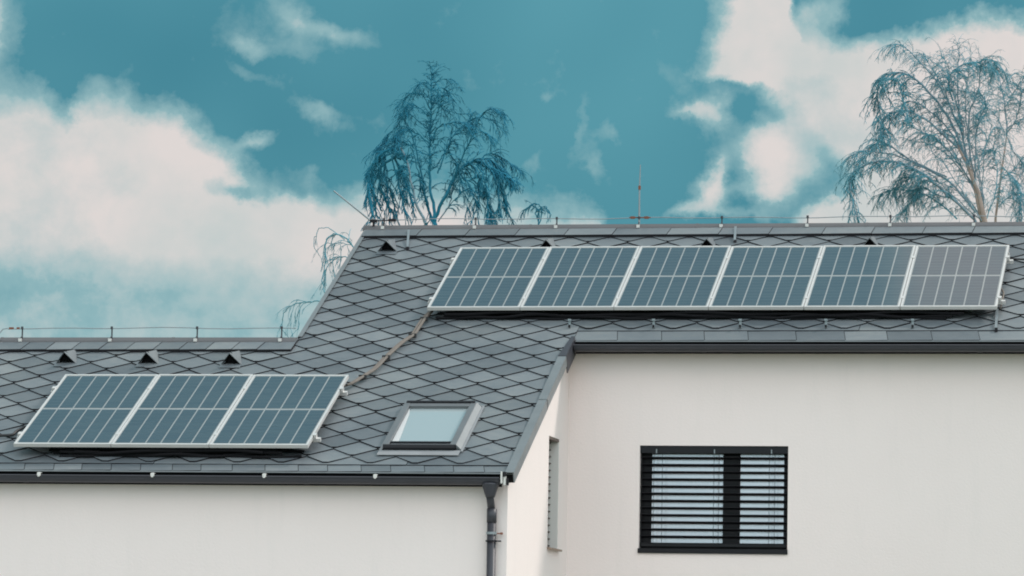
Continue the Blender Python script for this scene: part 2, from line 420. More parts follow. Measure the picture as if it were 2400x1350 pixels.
# ridge caps
def ridge(x0, x1, s, name_parent):
    b = MB(); y, z = s*CT, s*ST+H+.022
    x = x0
    while x < x1:
        xe = min(x1, x+2.0)
        dz = rnd.uniform(0, .003)
        prof = [(-.13, -.055), (-.125, -.028), (-.05, .006), (-.02, .020), (.02, .020), (.05, .006), (.13, -.04), (.13, -.06)]
        b.prism([(x+.002, y+a, z+c+dz) for a, c in prof], (xe-x-.004, 0, 0), 0)
        b.prism([(x-.012, y+a*1.04, z+c*1.04+.004) for a, c in prof], (.03, 0, 0), 0)
        x = xe
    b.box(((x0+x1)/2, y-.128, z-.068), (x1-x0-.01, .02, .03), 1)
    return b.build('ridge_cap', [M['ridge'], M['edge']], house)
ridge(XLL, XL-.01, S1, house); ridge(XL-.03, XR, S2, house)

# verge trims (metal strips over the roof edges)
def verge(x, s0, s1, side=1, wt=.07, ht=.11, material=None, hh=.035, w2=None):
    b = MB(); w2 = w2 or wt
    b.prism([pl(x-wt*side, s0, hh), pl(x+.02*side, s0, hh), pl(x+.02*side, s1, hh), pl(x-w2*side, s1, hh)], NRM*.006)
    b.prism([pl(x+.012*side, s0, hh), pl(x+.012*side, s1, hh), pl(x+.012*side, s1, hh-ht), pl(x+.012*side, s0, hh-ht)], (.010*side, 0, 0))
    return b.build('verge_trim', material or M['zinc'], house)
verge(XV, -.06, 1.93); verge(XV, 1.90, S3-.55, hh=.041)
vt = verge(XV, S3-.56, S3+.02, ht=.2, material=M['anth'], hh=.047, w2=.02); vt['label'] = 'dark flashing at the upper end of the verge'
verge(XL, S1+.05, S2-.03, side=-1, wt=.03, ht=.09, hh=.034)
verge(XLL, -.04, S1, side=-1, wt=.05, ht=.1)

# walls
wall = MB()
def rect_pieces(u0, u1, top, holes, thick, tofn):
    """wall piece from u0..u1, ground to top(u), with one rectangular hole"""
    def pc(a, b, z0a, z0b, z1a, z1b):
        if b-a < 1e-4: return
        pts = [tofn(a, z0a), tofn(b, z0b), tofn(b, z1b), tofn(a, z1a)]
        wall.prism(pts, thick)
    if not holes: pc(u0, u1, 0, 0, top(u0), top(u1)); return
    (h0, h1, z0, z1) = holes
    pc(u0, h0, 0, 0, top(u0), top(h0)); pc(h1, u1, 0, 0, top(h1), top(u1))
    pc(h0, h1, 0, 0, z0, z0); pc(h0, h1, z1, z1, top(h0), top(h1))
TT = math.tan(TH)
under = lambda y: H+y*TT-.11
# main windows' openings measured on the walls
wa = on_y(1500, 1044, YW2); wb = on_y(1845, 1298, YW2)
WX0, WX1, WZ0, WZ1 = wa.x, wb.x, wb.z, wa.z
na = on_x(1287, 1021, XW); nb = on_x(1307, 1292, XW)
NY0, NY1, NZ0, NZ1 = na.y, nb.y, nb.z, na.z
rect_pieces(XW, XR-.1, lambda x: under(YW2)+.02, (WX0, WX1, WZ0, WZ1), (0, .35, 0), lambda u, z: (u, YW2, z))
rect_pieces(XLL+.08, XW, lambda x: under(YW1)+.02, None, (0, .35, 0), lambda u, z: (u, YW1, z))
rect_pieces(YW1+.35, YW2, lambda y: under(y), (NY0, NY1, NZ0, NZ1), (-.35, 0, 0), lambda u, z: (XW, u, z))
# far sides: left gable, high gable, rear
wall.prism([(XLL+.08, YW1+.35, 0), (XLL+.08, 2*YR1-.4, 0), (XLL+.08, 2*YR1-.4, H-.1), (XLL+.08, YR1, H+YR1*TT-.13), (XLL+.08, YW1+.35, under(YW1+.35))], (.3, 0, 0))
wall.prism([(XL+.06, YR1+.3, 0), (XL+.06, 2*YR2-.4, 0), (XL+.06, 2*YR2-.4, H-.1), (XL+.06, YR2, H+YR2*TT-.13), (XL+.06, YR1+.3, under(YR1+.3))], (.3, 0, 0))
wall.prism([(XR-.4, YW2+.35, 0), (XR-.4, 2*YR2-.4, 0), (XR-.4, 2*YR2-.4, H-.1), (XR-.4, YR2, H+YR2*TT-.13), (XR-.4, YW2+.35, under(YW2+.35))], (.3, 0, 0))
wall.prism([(XLL+.08, 2*YR1-.4, 0), (XL+.06, 2*YR1-.4, 0), (XL+.06, 2*YR1-.4, H-.1), (XLL+.08, 2*YR1-.4, H-.1)], (0, .3, 0))
wall.prism([(XL+.06, 2*YR2-.4, 0), (XR-.1, 2*YR2-.4, 0), (XR-.1, 2*YR2-.4, H-.1), (XL+.06, 2*YR2-.4, H-.1)], (0, .3, 0))
wall.build('wall', M['wall'], house)

# gutters
def gutter(x0, x1, y0, z0):
    b = MB(); cyy, czz, r = y0-.075, z0-.058, .066
    prof = [(cyy-r*math.cos(a), czz-r*math.sin(a)*1.0) for a in [math.pi*k/10 for k in range(11)]]
    inner = [(cyy-(r-.006)*math.cos(a), czz-(r-.006)*math.sin(a)) for a in [math.pi*k/10 for k in range(11)]][::-1]
    b.prism([(x0, a, c) for a, c in prof+inner], (x1-x0, 0, 0))
    for xx in (x0, x1):                                                   # end plates
        b.prism([(xx, a, c) for a, c in prof], (.006 if xx == x0 else -.006, 0, 0))
    b.tube([(x0, cyy-r, czz+.004), (x1, cyy-r, czz+.004)], .009, 8)
    xs = x0+1.4
    while xs < x1:                                                        # sleeve joints
        b.prism([(xs, cyy+(a-cyy)*1.04, czz+(c-czz)*1.04) for a, c in prof+inner], (.06, 0, 0)); xs += 3.0
    b.box(((x0+x1)/2, y0+.012, z0-.085), (x1-x0, .02, .10), 1)            # fascia board behind, coloured dark as the shadow under the slates
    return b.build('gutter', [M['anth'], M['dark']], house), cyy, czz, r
gx1 = on_y(1170, 1112, -.14).x
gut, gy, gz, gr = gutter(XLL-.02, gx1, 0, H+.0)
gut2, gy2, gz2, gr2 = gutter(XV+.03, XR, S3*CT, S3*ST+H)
dz_ = MB(); dz_.prism([pl(XLL,-.035,.012), pl(XV,-.035,.012), pl(XV,.0,.0135), pl(XLL,.0,.0135)], NRM*-.006); dz_.build('drip_edge', M['zinc'], house)
dz_ = MB(); dz_.prism([pl(XV+.03,S3-.035,.012), pl(XR,S3-.035,.012), pl(XR,S3,.0135), pl(XV+.03,S3,.0135)], NRM*-.006); dz_.build('drip_edge', M['zinc'], house)
brk = None
for px in (92, 358, 620, 880):
    p = on_y(px, 1106, gy-gr)
    if brk is None:
        b = MB(); b.box((0, -.008, 0), (.038, .018, .034)); b.box((0, .03, .018), (.026, .08, .006)); b.box((0, -.014, -.012), (.022, .012, .03))
        brk = b.build('gutter_bracket', M['light'], gut, bevel=.003); o = brk
    else:
        o = brk.copy(); col.objects.link(o); o.parent = gut
    o.location = (p.x, gy-gr-.004, gz+.016)
e = MB(); e.box((gx1+.022, gy-.03, gz+.012), (.016, .07, .12)); e.box((gx1+.045, gy-.02, gz+.045), (.03, .05, .05), 1)
e.box((gx1+.05, gy-.01, gz-.02), (.022, .05, .09), 0); e.box((gx1+.075, gy+.0, gz-.03), (.016, .04, .07), 1)
eo = e.build('gutter_end_cap', [M['light'], M['edge']], gut)

# downpipe
pc_ = on_y(1151, 1300, YW1-.06).x
dp = MB(); yp = YW1-.06; r = .046
dp.tube([(pc_, yp, 0.02), (pc_, yp, gz-.42)], r, 16)
dp.tube([(pc_, yp, gz-.44), (pc_, yp, gz-.30)], r*1.12, 16)
dp.tube([(pc_-.004, yp, gz-.31), (pc_-.006, (yp*.6+gy*.4), gz-.235), (pc_-.006, gy, gz-.16)], r*.86, 16)
down = dp.build('downpipe', M['anth'], house, smooth=True)
f = MB()
prof = [(gz-.045, .088), (gz-.06, .088), (gz-.17, .052), (gz-.19, .046)]
f.tube([(pc_, gy, z) for z, _ in prof], [q for _, q in prof], 18); f.build('funnel', M['anth'], down, smooth=True)
zc = on_y(1150, 1250, yp).z
c = MB(); c.tube([(pc_, yp, zc-.012), (pc_, yp, zc+.014)], r*1.22, 16); c.build('clamp', M['steel'], down)
c = MB(); c.tube([(pc_, yp, zc), (pc_+.115, yp+.02, zc)], .007, 6); c.box((pc_+.10, yp+.02, zc), (.022, .02, .022)); c.build('clamp_bolt', M['copper'], down)
zc = on_y(1150, 1268, yp).z
c = MB(); c.tube([(pc_, yp, zc-.008), (pc_, yp, zc+.008)], r*1.3, 16); c.box((pc_+.075, yp, zc), (.05, .02, .014)); c.build('clamp', M['edge'], down)

# front window with venetian blind
def wz(py): return on_y(1670, py, YW2).z
def wx(px): return on_y(px, 1170, YW2).x
fr = MB(); yd = YW2+.13
def bar(b, x0, x1, z0, z1, y0, y1, mi=0): b.box(((x0+x1)/2, (y0+y1)/2, (z0+z1)/2), (x1-x0, y1-y0, z1-z0), mi)
fl = wx(1519); mr0 = wx(1693); mr1 = wx(1727); frr = wx(1836)
g_ = .0015
bar(fr, WX0+g_, fl, WZ0+g_, WZ1-g_, yd, yd+.07); bar(fr, frr, WX1-g_, WZ0+g_, WZ1-g_, yd, yd+.07)
bar(fr, mr0, mr1, WZ0+.06, WZ1-.1, yd-.01, yd+.07)
bar(fr, fl, frr, WZ1-.085, WZ1-g_, yd+.003, yd+.07); bar(fr, fl, frr, WZ0+g_, WZ0+.10, yd+.003, yd+.07)
for a, b_ in ((fl, mr0), (mr1, frr)):                       # sash lips
    bar(fr, a, a+.014, WZ0+.10, WZ1-.085, yd+.012, yd+.06); bar(fr, b_-.014, b_, WZ0+.10, WZ1-.085, yd+.012, yd+.06)
win = fr.build('window', M['frame'], house); win['label'] = 'black window with half open venetian blind in the right wall'
pn = MB(); bar(pn, fl+.002, mr0-.002, WZ0+.101, WZ1-.086, yd+.03, yd+.04); pn.build('pane', M['pane'], win)
pn = MB(); bar(pn, mr1+.002, frr-.002, WZ0+.101, WZ1-.086, yd+.03, yd+.04); pn.build('pane', M['pane'], win)
bl = MB()
bar(bl, WX0+.004, WX1-.004, wz(1062), WZ1-.003, YW2+.012, YW2+.10)          # head box
zt, zb = wz(1073), wz(1275)
ns = 13
for k in range(ns):
    z = zt+(zb-zt)*k/(ns-1)
    rot = Matrix.Rotation(R(-19 + rnd.uniform(-1.2, 1.2)), 3, 'X')
    for sgn in (-1, 1):
        pass
    # slightly dished slat
    yc = YW2+.058
    pr = [(-.038, -.001), (-.019, .004), (0, .006), (.019, .004), (.038, -.001), (.038, -.0035), (0, .0035), (-.038, -.0035)]
    pts = []
    for a, c in pr:
        v = rot @ Vector((0, a, c)); pts.append((WX0+.018, yc+v.y, z+v.z))
    bl.prism(pts, (WX1-WX0-.036, 0, 0))
    for gx in (WX0+.009, WX1-.009): bl.box((gx, yc, z), (.014, .02, .012))
bar(bl, WX0+.018, WX1-.018, wz(1281), wz(1275)+.004, YW2+.03, YW2+.085)
for px in (1531, 1551, 1672, 1684, 1802, 1815):
    bl.tube([(wx(px), YW2+.017, wz(1278)), (wx(px), YW2+.017, wz(1062))], .0028, 5)
bl.build('venetian_blind', M['blind'], win)
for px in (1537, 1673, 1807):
    cl = MB(); cl.box((wx(px), YW2+.008, wz(1058)), (.011, .006, .045)); cl.build('lit_cord_end', M['steel'], win)  # cord tops; the pale steel colour stands in for light on them
for a in (WX0+.009, WX1-.009):
    gr_ = MB(); bar(gr_, a-.0075, a+.0075, WZ0+.03, WZ1-.004, YW2+.066, YW2+.085); gr_.build('guide_rail', M['frame'], win)
sl = MB(); sl.prism([(WX0-.008, YW2-.018, WZ0-.008), (WX0-.008, YW2-.018, WZ0+.045), (WX0-.008, YW2+.13, WZ0+.055), (WX0-.008, YW2+.13, WZ0+.0)], (WX1-WX0+.012, 0, 0))
sl.build('sill', M['frame'], win)

# narrow side window
nw = MB(); xd = XW-.13
nw.box((xd-.02, (NY0+NY1)/2, (NZ0+NZ1)/2), (.04, NY1-NY0-.003, NZ1-NZ0-.003))
side = nw.build('window', M['frame'], house); side['label'] = 'narrow tall window with blind in the side wall'
b = MB(); ns = 16
for k in range(ns):
    z = NZ1-.05-(NZ1-NZ0-.1)*k/(ns-1)
    b.box((XW-.105, (NY0+NY1)/2, z), (.045, NY1-NY0-.03, .008), rot=Matrix.Rotation(R(-28), 3, 'Y'))
    b.box((XW-.085, NY0+.03, z), (.018, .03, .03))
b.build('venetian_blind', M['blindside'], side)
b = MB(); b.box((XW-.066, NY1-.007, (NZ0+NZ1)/2), (.122, .012, NZ1-NZ0-.004)); b.build('jamb', M['jamb'], side)
b = MB(); b.box((XW-.02, (NY0+NY1)/2, NZ0+.012), (.13, NY1-NY0+.05, .022), rot=Matrix.Rotation(R(6), 3, 'Y')); b.build('sill', M['sill'], side)
b = MB(); b.box((XW-.045, (NY0+NY1)/2, NZ1-.016), (.085, NY1-NY0-.004, .03)); b.build('blind_box', M['blindside'], side)

# skylight
def sk(px, py, h): return on_roof(px, py, h)
HS = .085
x0, s1 = sk(946, 943, HS); x1, _ = sk(1112, 943, HS); _, s0 = sk(900, 1044, HS)
x0 = (x0+sk(897, 1044, HS)[0])/2; x1 = (x1+sk(1074, 1044, HS)[0])/2
gx0, gx1_, gs0, gs1 = x0+.068, x1-.068, s0+.135, s1-.085
skl = MB()
def rbox(b, xa, xb, sa, sb, h0, h1, mi=0): b.prism([pl(xa, sa, h0), pl(xb, sa, h0), pl(xb, sb, h0), pl(xa, sb, h0)], NRM*(h1-h0), mi)
rbox(skl, x0, gx0, s0+.04, s1, .005, HS); rbox(skl, gx1_, x1, s0+.04, s1, .005, HS)
rbox(skl, gx0, gx1_, gs1, s1, .005, HS-.003); rbox(skl, gx0, gx1_, s0+.04, gs0, .005, HS-.02)
rbox(skl, x0+.02, x1-.02, s1-.012, s1+.03, .02, HS+.012, 1)
sko = skl.build('skylight', [M['skyframe'], M['frame']], house, bevel=.006)
b = MB(); rbox(b, gx0-.005, gx1_+.005, gs0-.005, gs1+.005, .040, .048); b.build('pane', M['sky_pane'], sko)
b = MB(); b.prism([pl(gx0+.001, gs0, .05), pl(gx0+.075, gs0, .05), pl(gx0+.03, gs1-.16, .05), pl(gx0+.001, gs1, .05)], NRM*.004); b.build('lining', M['inner'], sko)
b = MB(); b.tube([pl(x0+.01, s0+.03, .045), pl(x1-.01, s0+.03, .045)], .038, 12); rbox(b, gx0, gx1_, gs0-.03, gs0, .05, .078); b.build('lower_cover', M['frame'], sko)
b = MB(); rbox(b, x0-.03, x1+.05, s0-.13, s0-.01, .030, .036); rbox(b, x0-.03, x0-.002, s0-.01, s1+.03, .026, .034); rbox(b, x1+.052, x1+.075, s0-.02, s1+.03, .026, .034); rbox(b, x0, x1, s1+.032, s1+.12, .030, .036)
b.build('flashing', M['steel2'], sko)
b = MB(); b.prism([pl(x1, s0+.03, .028), pl(x1+.05, s0+.03, .028), pl(x1, s0+.03, HS)], pl(0, s1, 0)-pl(0, s0+.03, 0)); b.build('side_cover', M['zinc'], sko)

# roof vents
vent0 = None
VW, VH = .088, .135
for px, py in ((155,852),(347,853),(542,855),(908,590),(1282,588),(1658,586),(2040,584)):
    x, s = on_roof(px, py, .02)
    if vent0 is None:
        b = MB()
        a = [Vector((-VW, 0, 0)), Vector((VW, 0, 0)), Vector((0, .0, VH))]       # opening, in roof space x / slope / normal
        def ls(v): return Vector((v.x, v.y*CT-v.z*ST, v.y*ST+v.z*CT))
        apex_back = ls(Vector((0, .42, .005)))
        A, B, C = [ls(v) for v in a]
        A2, B2 = ls(Vector((-VW-.035, -.01, -.002))), ls(Vector((VW+.035, -.01, -.002)))
        C2 = ls(Vector((0, -.03, VH+.016)))
        b.face([A2, C2, apex_back], 0); b.face([B2, apex_back, C2], 0)
        A3, B3, C3 = ls(Vector((-VW-.035, -.01, -.01))), ls(Vector((VW+.035, -.01, -.01))), ls(Vector((0, -.028, VH+.004)))
        b.face([A2, A3, C3, C2], 0); b.face([C2, C3, B3, B2], 0)
        vent0 = b.build('roof_vent', M['slate'], house); v = vent0
        b = MB(); D = Vector((0, .05*CT, .05*ST))
        b.face([A+D, B+D, C+D*.8]); b.face([A+D, C+D*.8, C, A]); b.face([B, C, C+D*.8, B+D])
        for k in range(1, 6):                                             # grille bars
            z = VH*k/6.5; hw = VW*(1-z/VH)*.97
            b.prism([ls(Vector((-hw, .012, z))), ls(Vector((hw, .012, z))), ls(Vector((hw, .016, z+.004))), ls(Vector((-hw, .016, z+.004)))], ls(Vector((0, .004, 0))))
        b.build('vent_opening', M['dark'], v)
        b = MB(); b.prism([ls(Vector((-.12, -.10, .002))), ls(Vector((.12, -.10, .002))), ls(Vector((.12, .0, .004))), ls(Vector((-.12, .0, .004)))], ls(Vector((0, 0, .004)))); b.build('apron', M['slate'], v)
    else:
        v = vent0.copy(); col.objects.link(v); v.parent = house
        for ch in list(vent0.children):
            c = ch.copy(); col.objects.link(c); c.parent = v
    v.location = pl(x, s, .022)

# small metal fittings on the slates
h0_ = None
for px in (1335, 1532, 1735, 1936, 2139):
    x, s = on_roof(px, 768, .02)
    if h0_ is None:
        b = MB(); b.box((0, 0, .045), (.026, .012, .10)); b.box((0, .06, .004), (.024, .13, .006)); b.tube([(0, -.02, .0), (0, -.02, .03)], .012, 8, 1); b.box((0, -.012, .085), (.034, .03, .02))
        h0_ = b.build('snow_hook', [M['steel'], M['edge']], house); o = h0_
    else:
        o = h0_.copy(); col.objects.link(o); o.parent = house
    o.location = pl(x, s, .02)
for (pa, pb) in (((958, 540), (955, 582)), ((1724, 532), (1722, 566)), ((2337, 725), (2334, 772))):
    a = pl(*on_roof(*pa, .06), .062); b2 = pl(*on_roof(*pb, .03), .034)
    b = MB(); d = (a-b2)
    b.prism([a+Vector((-.014, 0, 0)), a+Vector((.014, 0, 0)), b2+Vector((.014, 0, 0)), b2+Vector((-.014, 0, 0))], NRM*.007)
    b.box(b2+Vector((.004, 0, -.01)), (.03, .03, .05), 1)
    b.build('roof_strap', [M['steel'], M['edge']], house)

# ------------------------------------------------------------ solar panels
HP = .13
def make_panel(Wd, L):
    root = empty('solar_panel')
    T = Matrix.Rotation(TH, 4, 'X')
    root.matrix_world = T
    f = MB(); fw_, d = .022, .038
    def lb(b, xa, xb, sa, sb, z0, z1, mi=0, t=.5): b.box(((xa+xb)/2, (sa+sb)/2, (z0+z1)/2), (xb-xa, sb-sa, z1-z0), mi, t=t)
    lb(f, 0, fw_, 0, L, -d, 0); lb(f, Wd-fw_, Wd, 0, L, -d, 0); lb(f, fw_, Wd-fw_, 0, fw_*1.3, -d, -.0003); lb(f, fw_, Wd-fw_, L-fw_*1.3, L, -d, -.0003)
    f.build('frame', M['alu'], root)
    s = MB(); lb(s, fw_, Wd-fw_, fw_*1.3, L-fw_*1.3, -.008, -.005); lb(s, fw_, Wd-fw_, fw_*1.3, L-fw_*1.3, -.013, -.009, 1)
    s.build('backsheet', [M['sheet'], M['edge']], root)
    c = MB(); mx_, my_ = fw_+.012, fw_+.022
    cw = (Wd-2*mx_)/6; mid = .020; chh = (L/2-my_-mid)/10
    for i in range(6):
        for hlf in (0, 1):
            for k in range(10):
                xa = mx_+i*cw+(.0075 if i else 0); xb = mx_+(i+1)*cw-(.0075 if i < 5 else 0)
                sa = (my_ if hlf == 0 else L/2+mid)+k*chh
                c.face([(xa, sa+.0014, -.0035), (xb, sa+.0014, -.0035), (xb, sa+chh-.0014, -.0035), (xa, sa+chh-.0014, -.0035)], 0, rnd.random())
    c.build('cells', [M['cell']], root)
    return root
def copy_tree(o, parent=None):
    c = o.copy(); col.objects.link(c)
    if parent is not None: c.parent = parent
    for ch in o.children: copy_tree(ch, c)
    return c
WD, LP, GP = 1.053, 1.9633, .007
panel0 = make_panel(WD, LP)
def lifted(x, s, h0, h1):
    d = pl(x, s, h0)-CAM; o = Vector((0, -h1*ST, h1*CT+H)); t = (o-CAM).dot(NRM)/d.dot(NRM); p = CAM+d*t
    return p.x, (p.y+h1*ST)*CT+(p.z-H-h1*CT)*ST
HP = .175
LLX, LLS = lifted(-5.4172, .4189, .13, HP)
ULX, ULS = lifted(-1.7785, 4.4199, .13, HP)
lab_low = ['leftmost of the three solar panels in the lower row', 'middle one of the three solar panels in the lower row', 'right one of the three lower solar panels, where the brown conduit arrives']
lab_up = ['leftmost of the six upper solar panels, above the start of the brown conduit', 'second solar panel from the left in the upper row of six', 'third upper solar panel, the one below the upright lightning rod',
          'fourth upper solar panel from the left, just right of the second roof strap', 'fifth upper solar panel, beside the greyest one', 'greyest solar panel at the right end of the upper row']
k = 0
for (n_, x_, s_, labs, grp, dwn) in ((3, LLX, LLS, lab_low, 'solar panels on the lower left roof', 1.0), (6, ULX, ULS, lab_up, 'solar panels on the upper roof', 1.0)):
    for i in range(n_):
        o = panel0 if k == 0 else copy_tree(panel0)
        T = Matrix.Translation(pl(x_+i*(WD+GP)*dwn, s_, HP)) @ Matrix.Rotation(TH+rnd.uniform(-.002, .002), 4, 'X')
        o.matrix_world = T
        tag(o, labs[i], 'solar panel', grp); k += 1
# mounting rails with clamps and roof hooks
def rail(x_, s_, n_, so_, label):
    L = n_*(WD+GP)-GP
    root = tag(empty('mounting_rail', pl(x_, s_+so_, .03)), label, 'rail', 'rails under the solar panels')
    b = MB(); rbox(b, x_-.05, x_+L+.07, s_+so_-.02, s_+so_+.02, HP-.078, HP-.038); reparent(b.build('rail', M['alu']), root)
    for i in range(n_+1):
        b = MB(); xx = x_+i*(WD+GP)-GP/2
        if i in (0, n_):
            e = -1 if i == 0 else 1; xx += e*(.012+GP/2)
            rbox(b, xx-.012, xx+.012, s_+so_-.03, s_+so_+.03, HP-.04, HP+.004); rbox(b, xx-.028, xx+.012, s_+so_-.03, s_+so_+.03, HP+.001, HP+.006) if e > 0 else rbox(b, xx-.012, xx+.028, s_+so_-.03, s_+so_+.03, HP+.001, HP+.006)
        else:
            rbox(b, xx-.020, xx+.020, s_+so_-.03, s_+so_+.03, HP+.001, HP+.005)
        reparent(b.build('clamp', M['alu']), root)
    x = x_+.3
    while x < x_+L:
        b = MB(); rbox(b, x-.015, x+.015, s_+so_-.06, s_+so_-.02, .03, HP-.05); rbox(b, x-.02, x+.02, s_+so_-.06, s_+so_+.16, .030, .038)
        reparent(b.build('roof_hook', M['steel']), root); x += 1.15
rail(LLX, LLS, 3, .28, 'lower aluminium rail under the three lower left panels'); rail(LLX, LLS, 3, LP-.4, 'upper aluminium rail under the three lower left panels')
rail(ULX, ULS, 6, .28, 'lower aluminium rail under the six upper panels'); rail(ULX, ULS, 6, LP-.4, 'upper aluminium rail under the six upper panels')

# ------------------------------------------------------------ lightning protection
def conductor(px_list, y_wire, y_cap, s, x0, x1, label, wz_):
    yr, zr = s*CT, s*ST+H+.06
    root = tag(empty('lightning_conductor', (x0, yr, zr)), label, 'lightning wire')
    zw = zr+wz_
    b = MB(); pts = []
    n = int((x1-x0)/.25)
    for i in range(n+1):
        x = x0+(x1-x0)*i/n; pts.append((x, yr-.05, zw+.006*math.sin(x*5.1)+.004*math.sin(x*2.3)))
    b.tube(pts, .0055, 6); reparent(b.build('wire', M['steel']), root)
    for px in px_list:
        x = on_y(px, y_cap, yr-.05).x
        h = MB(); h.box((x, yr-.05, (zw+zr-.05)/2), (.014, .010, zw-zr+.05)); h.tube([(x, yr-.062, zw-.012), (x, yr-.062, zw+.018)], .014, 8)
        h.box((x, yr-.128, zr-.055), (.036, .02, .036), 1); h.tube([(x, yr-.125, zr-.05), (x, yr-.06, zr-.0)], .007, 6)
        reparent(h.build('wire_holder', [M['anth'], M['light']]), root)
    return zw
zl = conductor((52, 262, 462, 660), 775, 795, S1, XLL+.08, XL-.02, 'thin lightning wire on holders along the lower left ridge', .085)
zu = conductor((900, 1115, 1305, 1498, 1692, 1893, 2087, 2283), 512, 530, S2, XL+.02, XR-.1, 'thin lightning wire on holders along the high ridge', .05)
# wire end at the far left
yr = YR1-.05
b = MB(); b.tube([(XLL+.08, yr, zl), (XLL+.02, yr, zl-.01), (XLL-.03, yr-.02, zl-.08), (XLL-.10, yr-.25, zl-.22)], .0055, 6)
we = b.build('wire_end', [M['steel'], M['copper']])
for dx_, ww in ((.12, .05), (.2, .03)):
    b = MB(); b.box((XLL+dx_, yr, zl), (ww, .03, .022)); b.build('clamp', M['copper'], we)
tag(we, 'bent end of the lightning wire with rusty clamps at the left verge', 'wire')
# slanted rod at the left end of the high ridge
yy = YR2-.05
a = on_y(782, 447, yy-.1); c_ = on_y(870, 518, yy); d_ = on_y(925, 516, yy)
root = tag(empty('lightning_rod', c_), 'slanted thin rod leaning out over the left end of the high ridge', 'lightning rod')
b = MB(); b.tube([c_, a], [.011, .008], 8); reparent(b.build('rod', M['steel']), root)
b = MB(); b.box(c_+Vector((.03, 0, 0)), (.08, .04, .035)); b.box(d_-Vector((.03, 0, 0)), (.09, .04, .03)); b.tube([c_, d_], .008, 6); b.box(c_+Vector((.03, 0, -.05)), (.02, .03, .08))
reparent(b.build('clamp', M['edge']), root)
a = on_y(1501, 386, yy); c_ = on_y(1498, 530, yy)
root = tag(empty('lightning_rod', c_), 'upright thin rod with a rust red clamp on the high ridge', 'lightning rod')
b = MB(); b.tube([c_, on_y(1499, 440, yy), a], [.012, .009, .005], 8); reparent(b.build('rod', M['steel']), root)
b = MB(); p = on_y(1499, 440, yy); b.box(p, (.026, .03, .045)); reparent(b.build('clamp', M['copper']), root)
b = MB()
for px in (1483, 1515): p = on_y(px, 510, yy); b.box(p, (.05, .03, .028)); 
b.tube([on_y(1475, 510, yy), on_y(1525, 510, yy)], .008, 6)
reparent(b.build('cross_clamp', M['copper']), root)

# ------------------------------------------------------------ cables
def rpath(pts, h=.05, n=6):
    P = [pl(*on_roof(px, py, h), h) for px, py in pts]; out = []
    for i in range(len(P)-1):
        p0, p1, p2, p3 = P[max(i-1, 0)], P[i], P[i+1], P[min(i+2, len(P)-1)]
        for k in range(n):
            t = k/n; out.append(.5*((2*p1)+(p2-p0)*t+(2*p0-5*p1+4*p2-p3)*t*t+(3*p1-p0-3*p2+p3)*t**3))
    out.append(P[-1]); return out
main = [(1010, 732), (994, 748), (978, 772), (967, 787), (940, 806), (905, 838), (878, 866), (850, 884), (826, 899), (810, 905)]
b = MB()
for off, rr in ((Vector((-.022, 0, 0)), .015), (Vector((.014, 0, .012)), .016)):
    b.tube([p+off for p in rpath(main, .062)], rr, 8)
for k in (1, 3, 5, 7):
    p = rpath(main, .062)[k*6]; b.box(p, (.085, .03, .05), 1)
tag(b.build('cable_conduit', [M['conduit'], M['cable']]), 'pair of brown cable conduits snaking down the slates between the panel rows', 'cable')
b = MB(); b.tube(rpath([(2338, 603), (2358, 601), (2368, 606), (2400, 608), (2450, 611)], .06), .011, 8); 
cb = tag(b.build('cable', [M['cable']]), 'black cable leaving the right end of the upper panel row', 'cable')
b = MB(); b.box(pl(*on_roof(2361, 597, .07), .07), (.05, .04, .05)); b.build('connector', M['light'], cb)
b = MB(); b.tube(rpath([(2345, 722), (2350, 700), (2352, 686), (2346, 676)], .07), .011, 8)
tag(b.build('cable_loop', [M['conduit']]), 'short rusty brown cable loop beside the lower right corner of the greyest panel', 'cable')
b = MB(); b.tube(rpath([(-60, 1024), (0, 1021), (28, 1019), (40, 1010), (60, 1000)], .05), .016, 8)
tag(b.build('cable', [M['cable']]), 'black cable entering the lower panel row from the left edge', 'cable')

def gap_filler(x0, x1, s, label, seed):  # wavy dark tubes added to fill the gap below the panels with shade
    q = random.Random(seed); b = MB()
    for c in range(11):
        h0 = .035+.098*(c % 5)/4*q.uniform(.8, 1.05); s_ = s+.02+.05*(c//3)+q.uniform(-.01, .01); ph = q.uniform(0, 6); f = q.uniform(2.2, 4.5)
        a = x0+q.uniform(0, .45); e = x1-q.uniform(0, .5); n = int((e-a)/.08); pts = []
        for i in range(n+1):
            x = a+(e-a)*i/n
            pts.append(pl(x, s_+.012*math.sin(f*1.7*x+ph), max(.03, h0+.016*math.sin(f*x+ph)+.010*math.sin(f*2.3*x))))
        b.tube(pts, .0165, 6)
    tag(b.build('gap_shade_tubes', [M['dark']]), label, 'cable', 'dark filling added under the lower panel edges')
gap_filler(LLX+.2, LLX+3.12, LLS, 'dark tubes added as shade in the gap under the lower edge of the three lower left panels', 3)
gap_filler(ULX+.08, ULX+6.05, ULS, 'dark tubes added as shade in the gap under the lower edge of the six upper panels', 9)

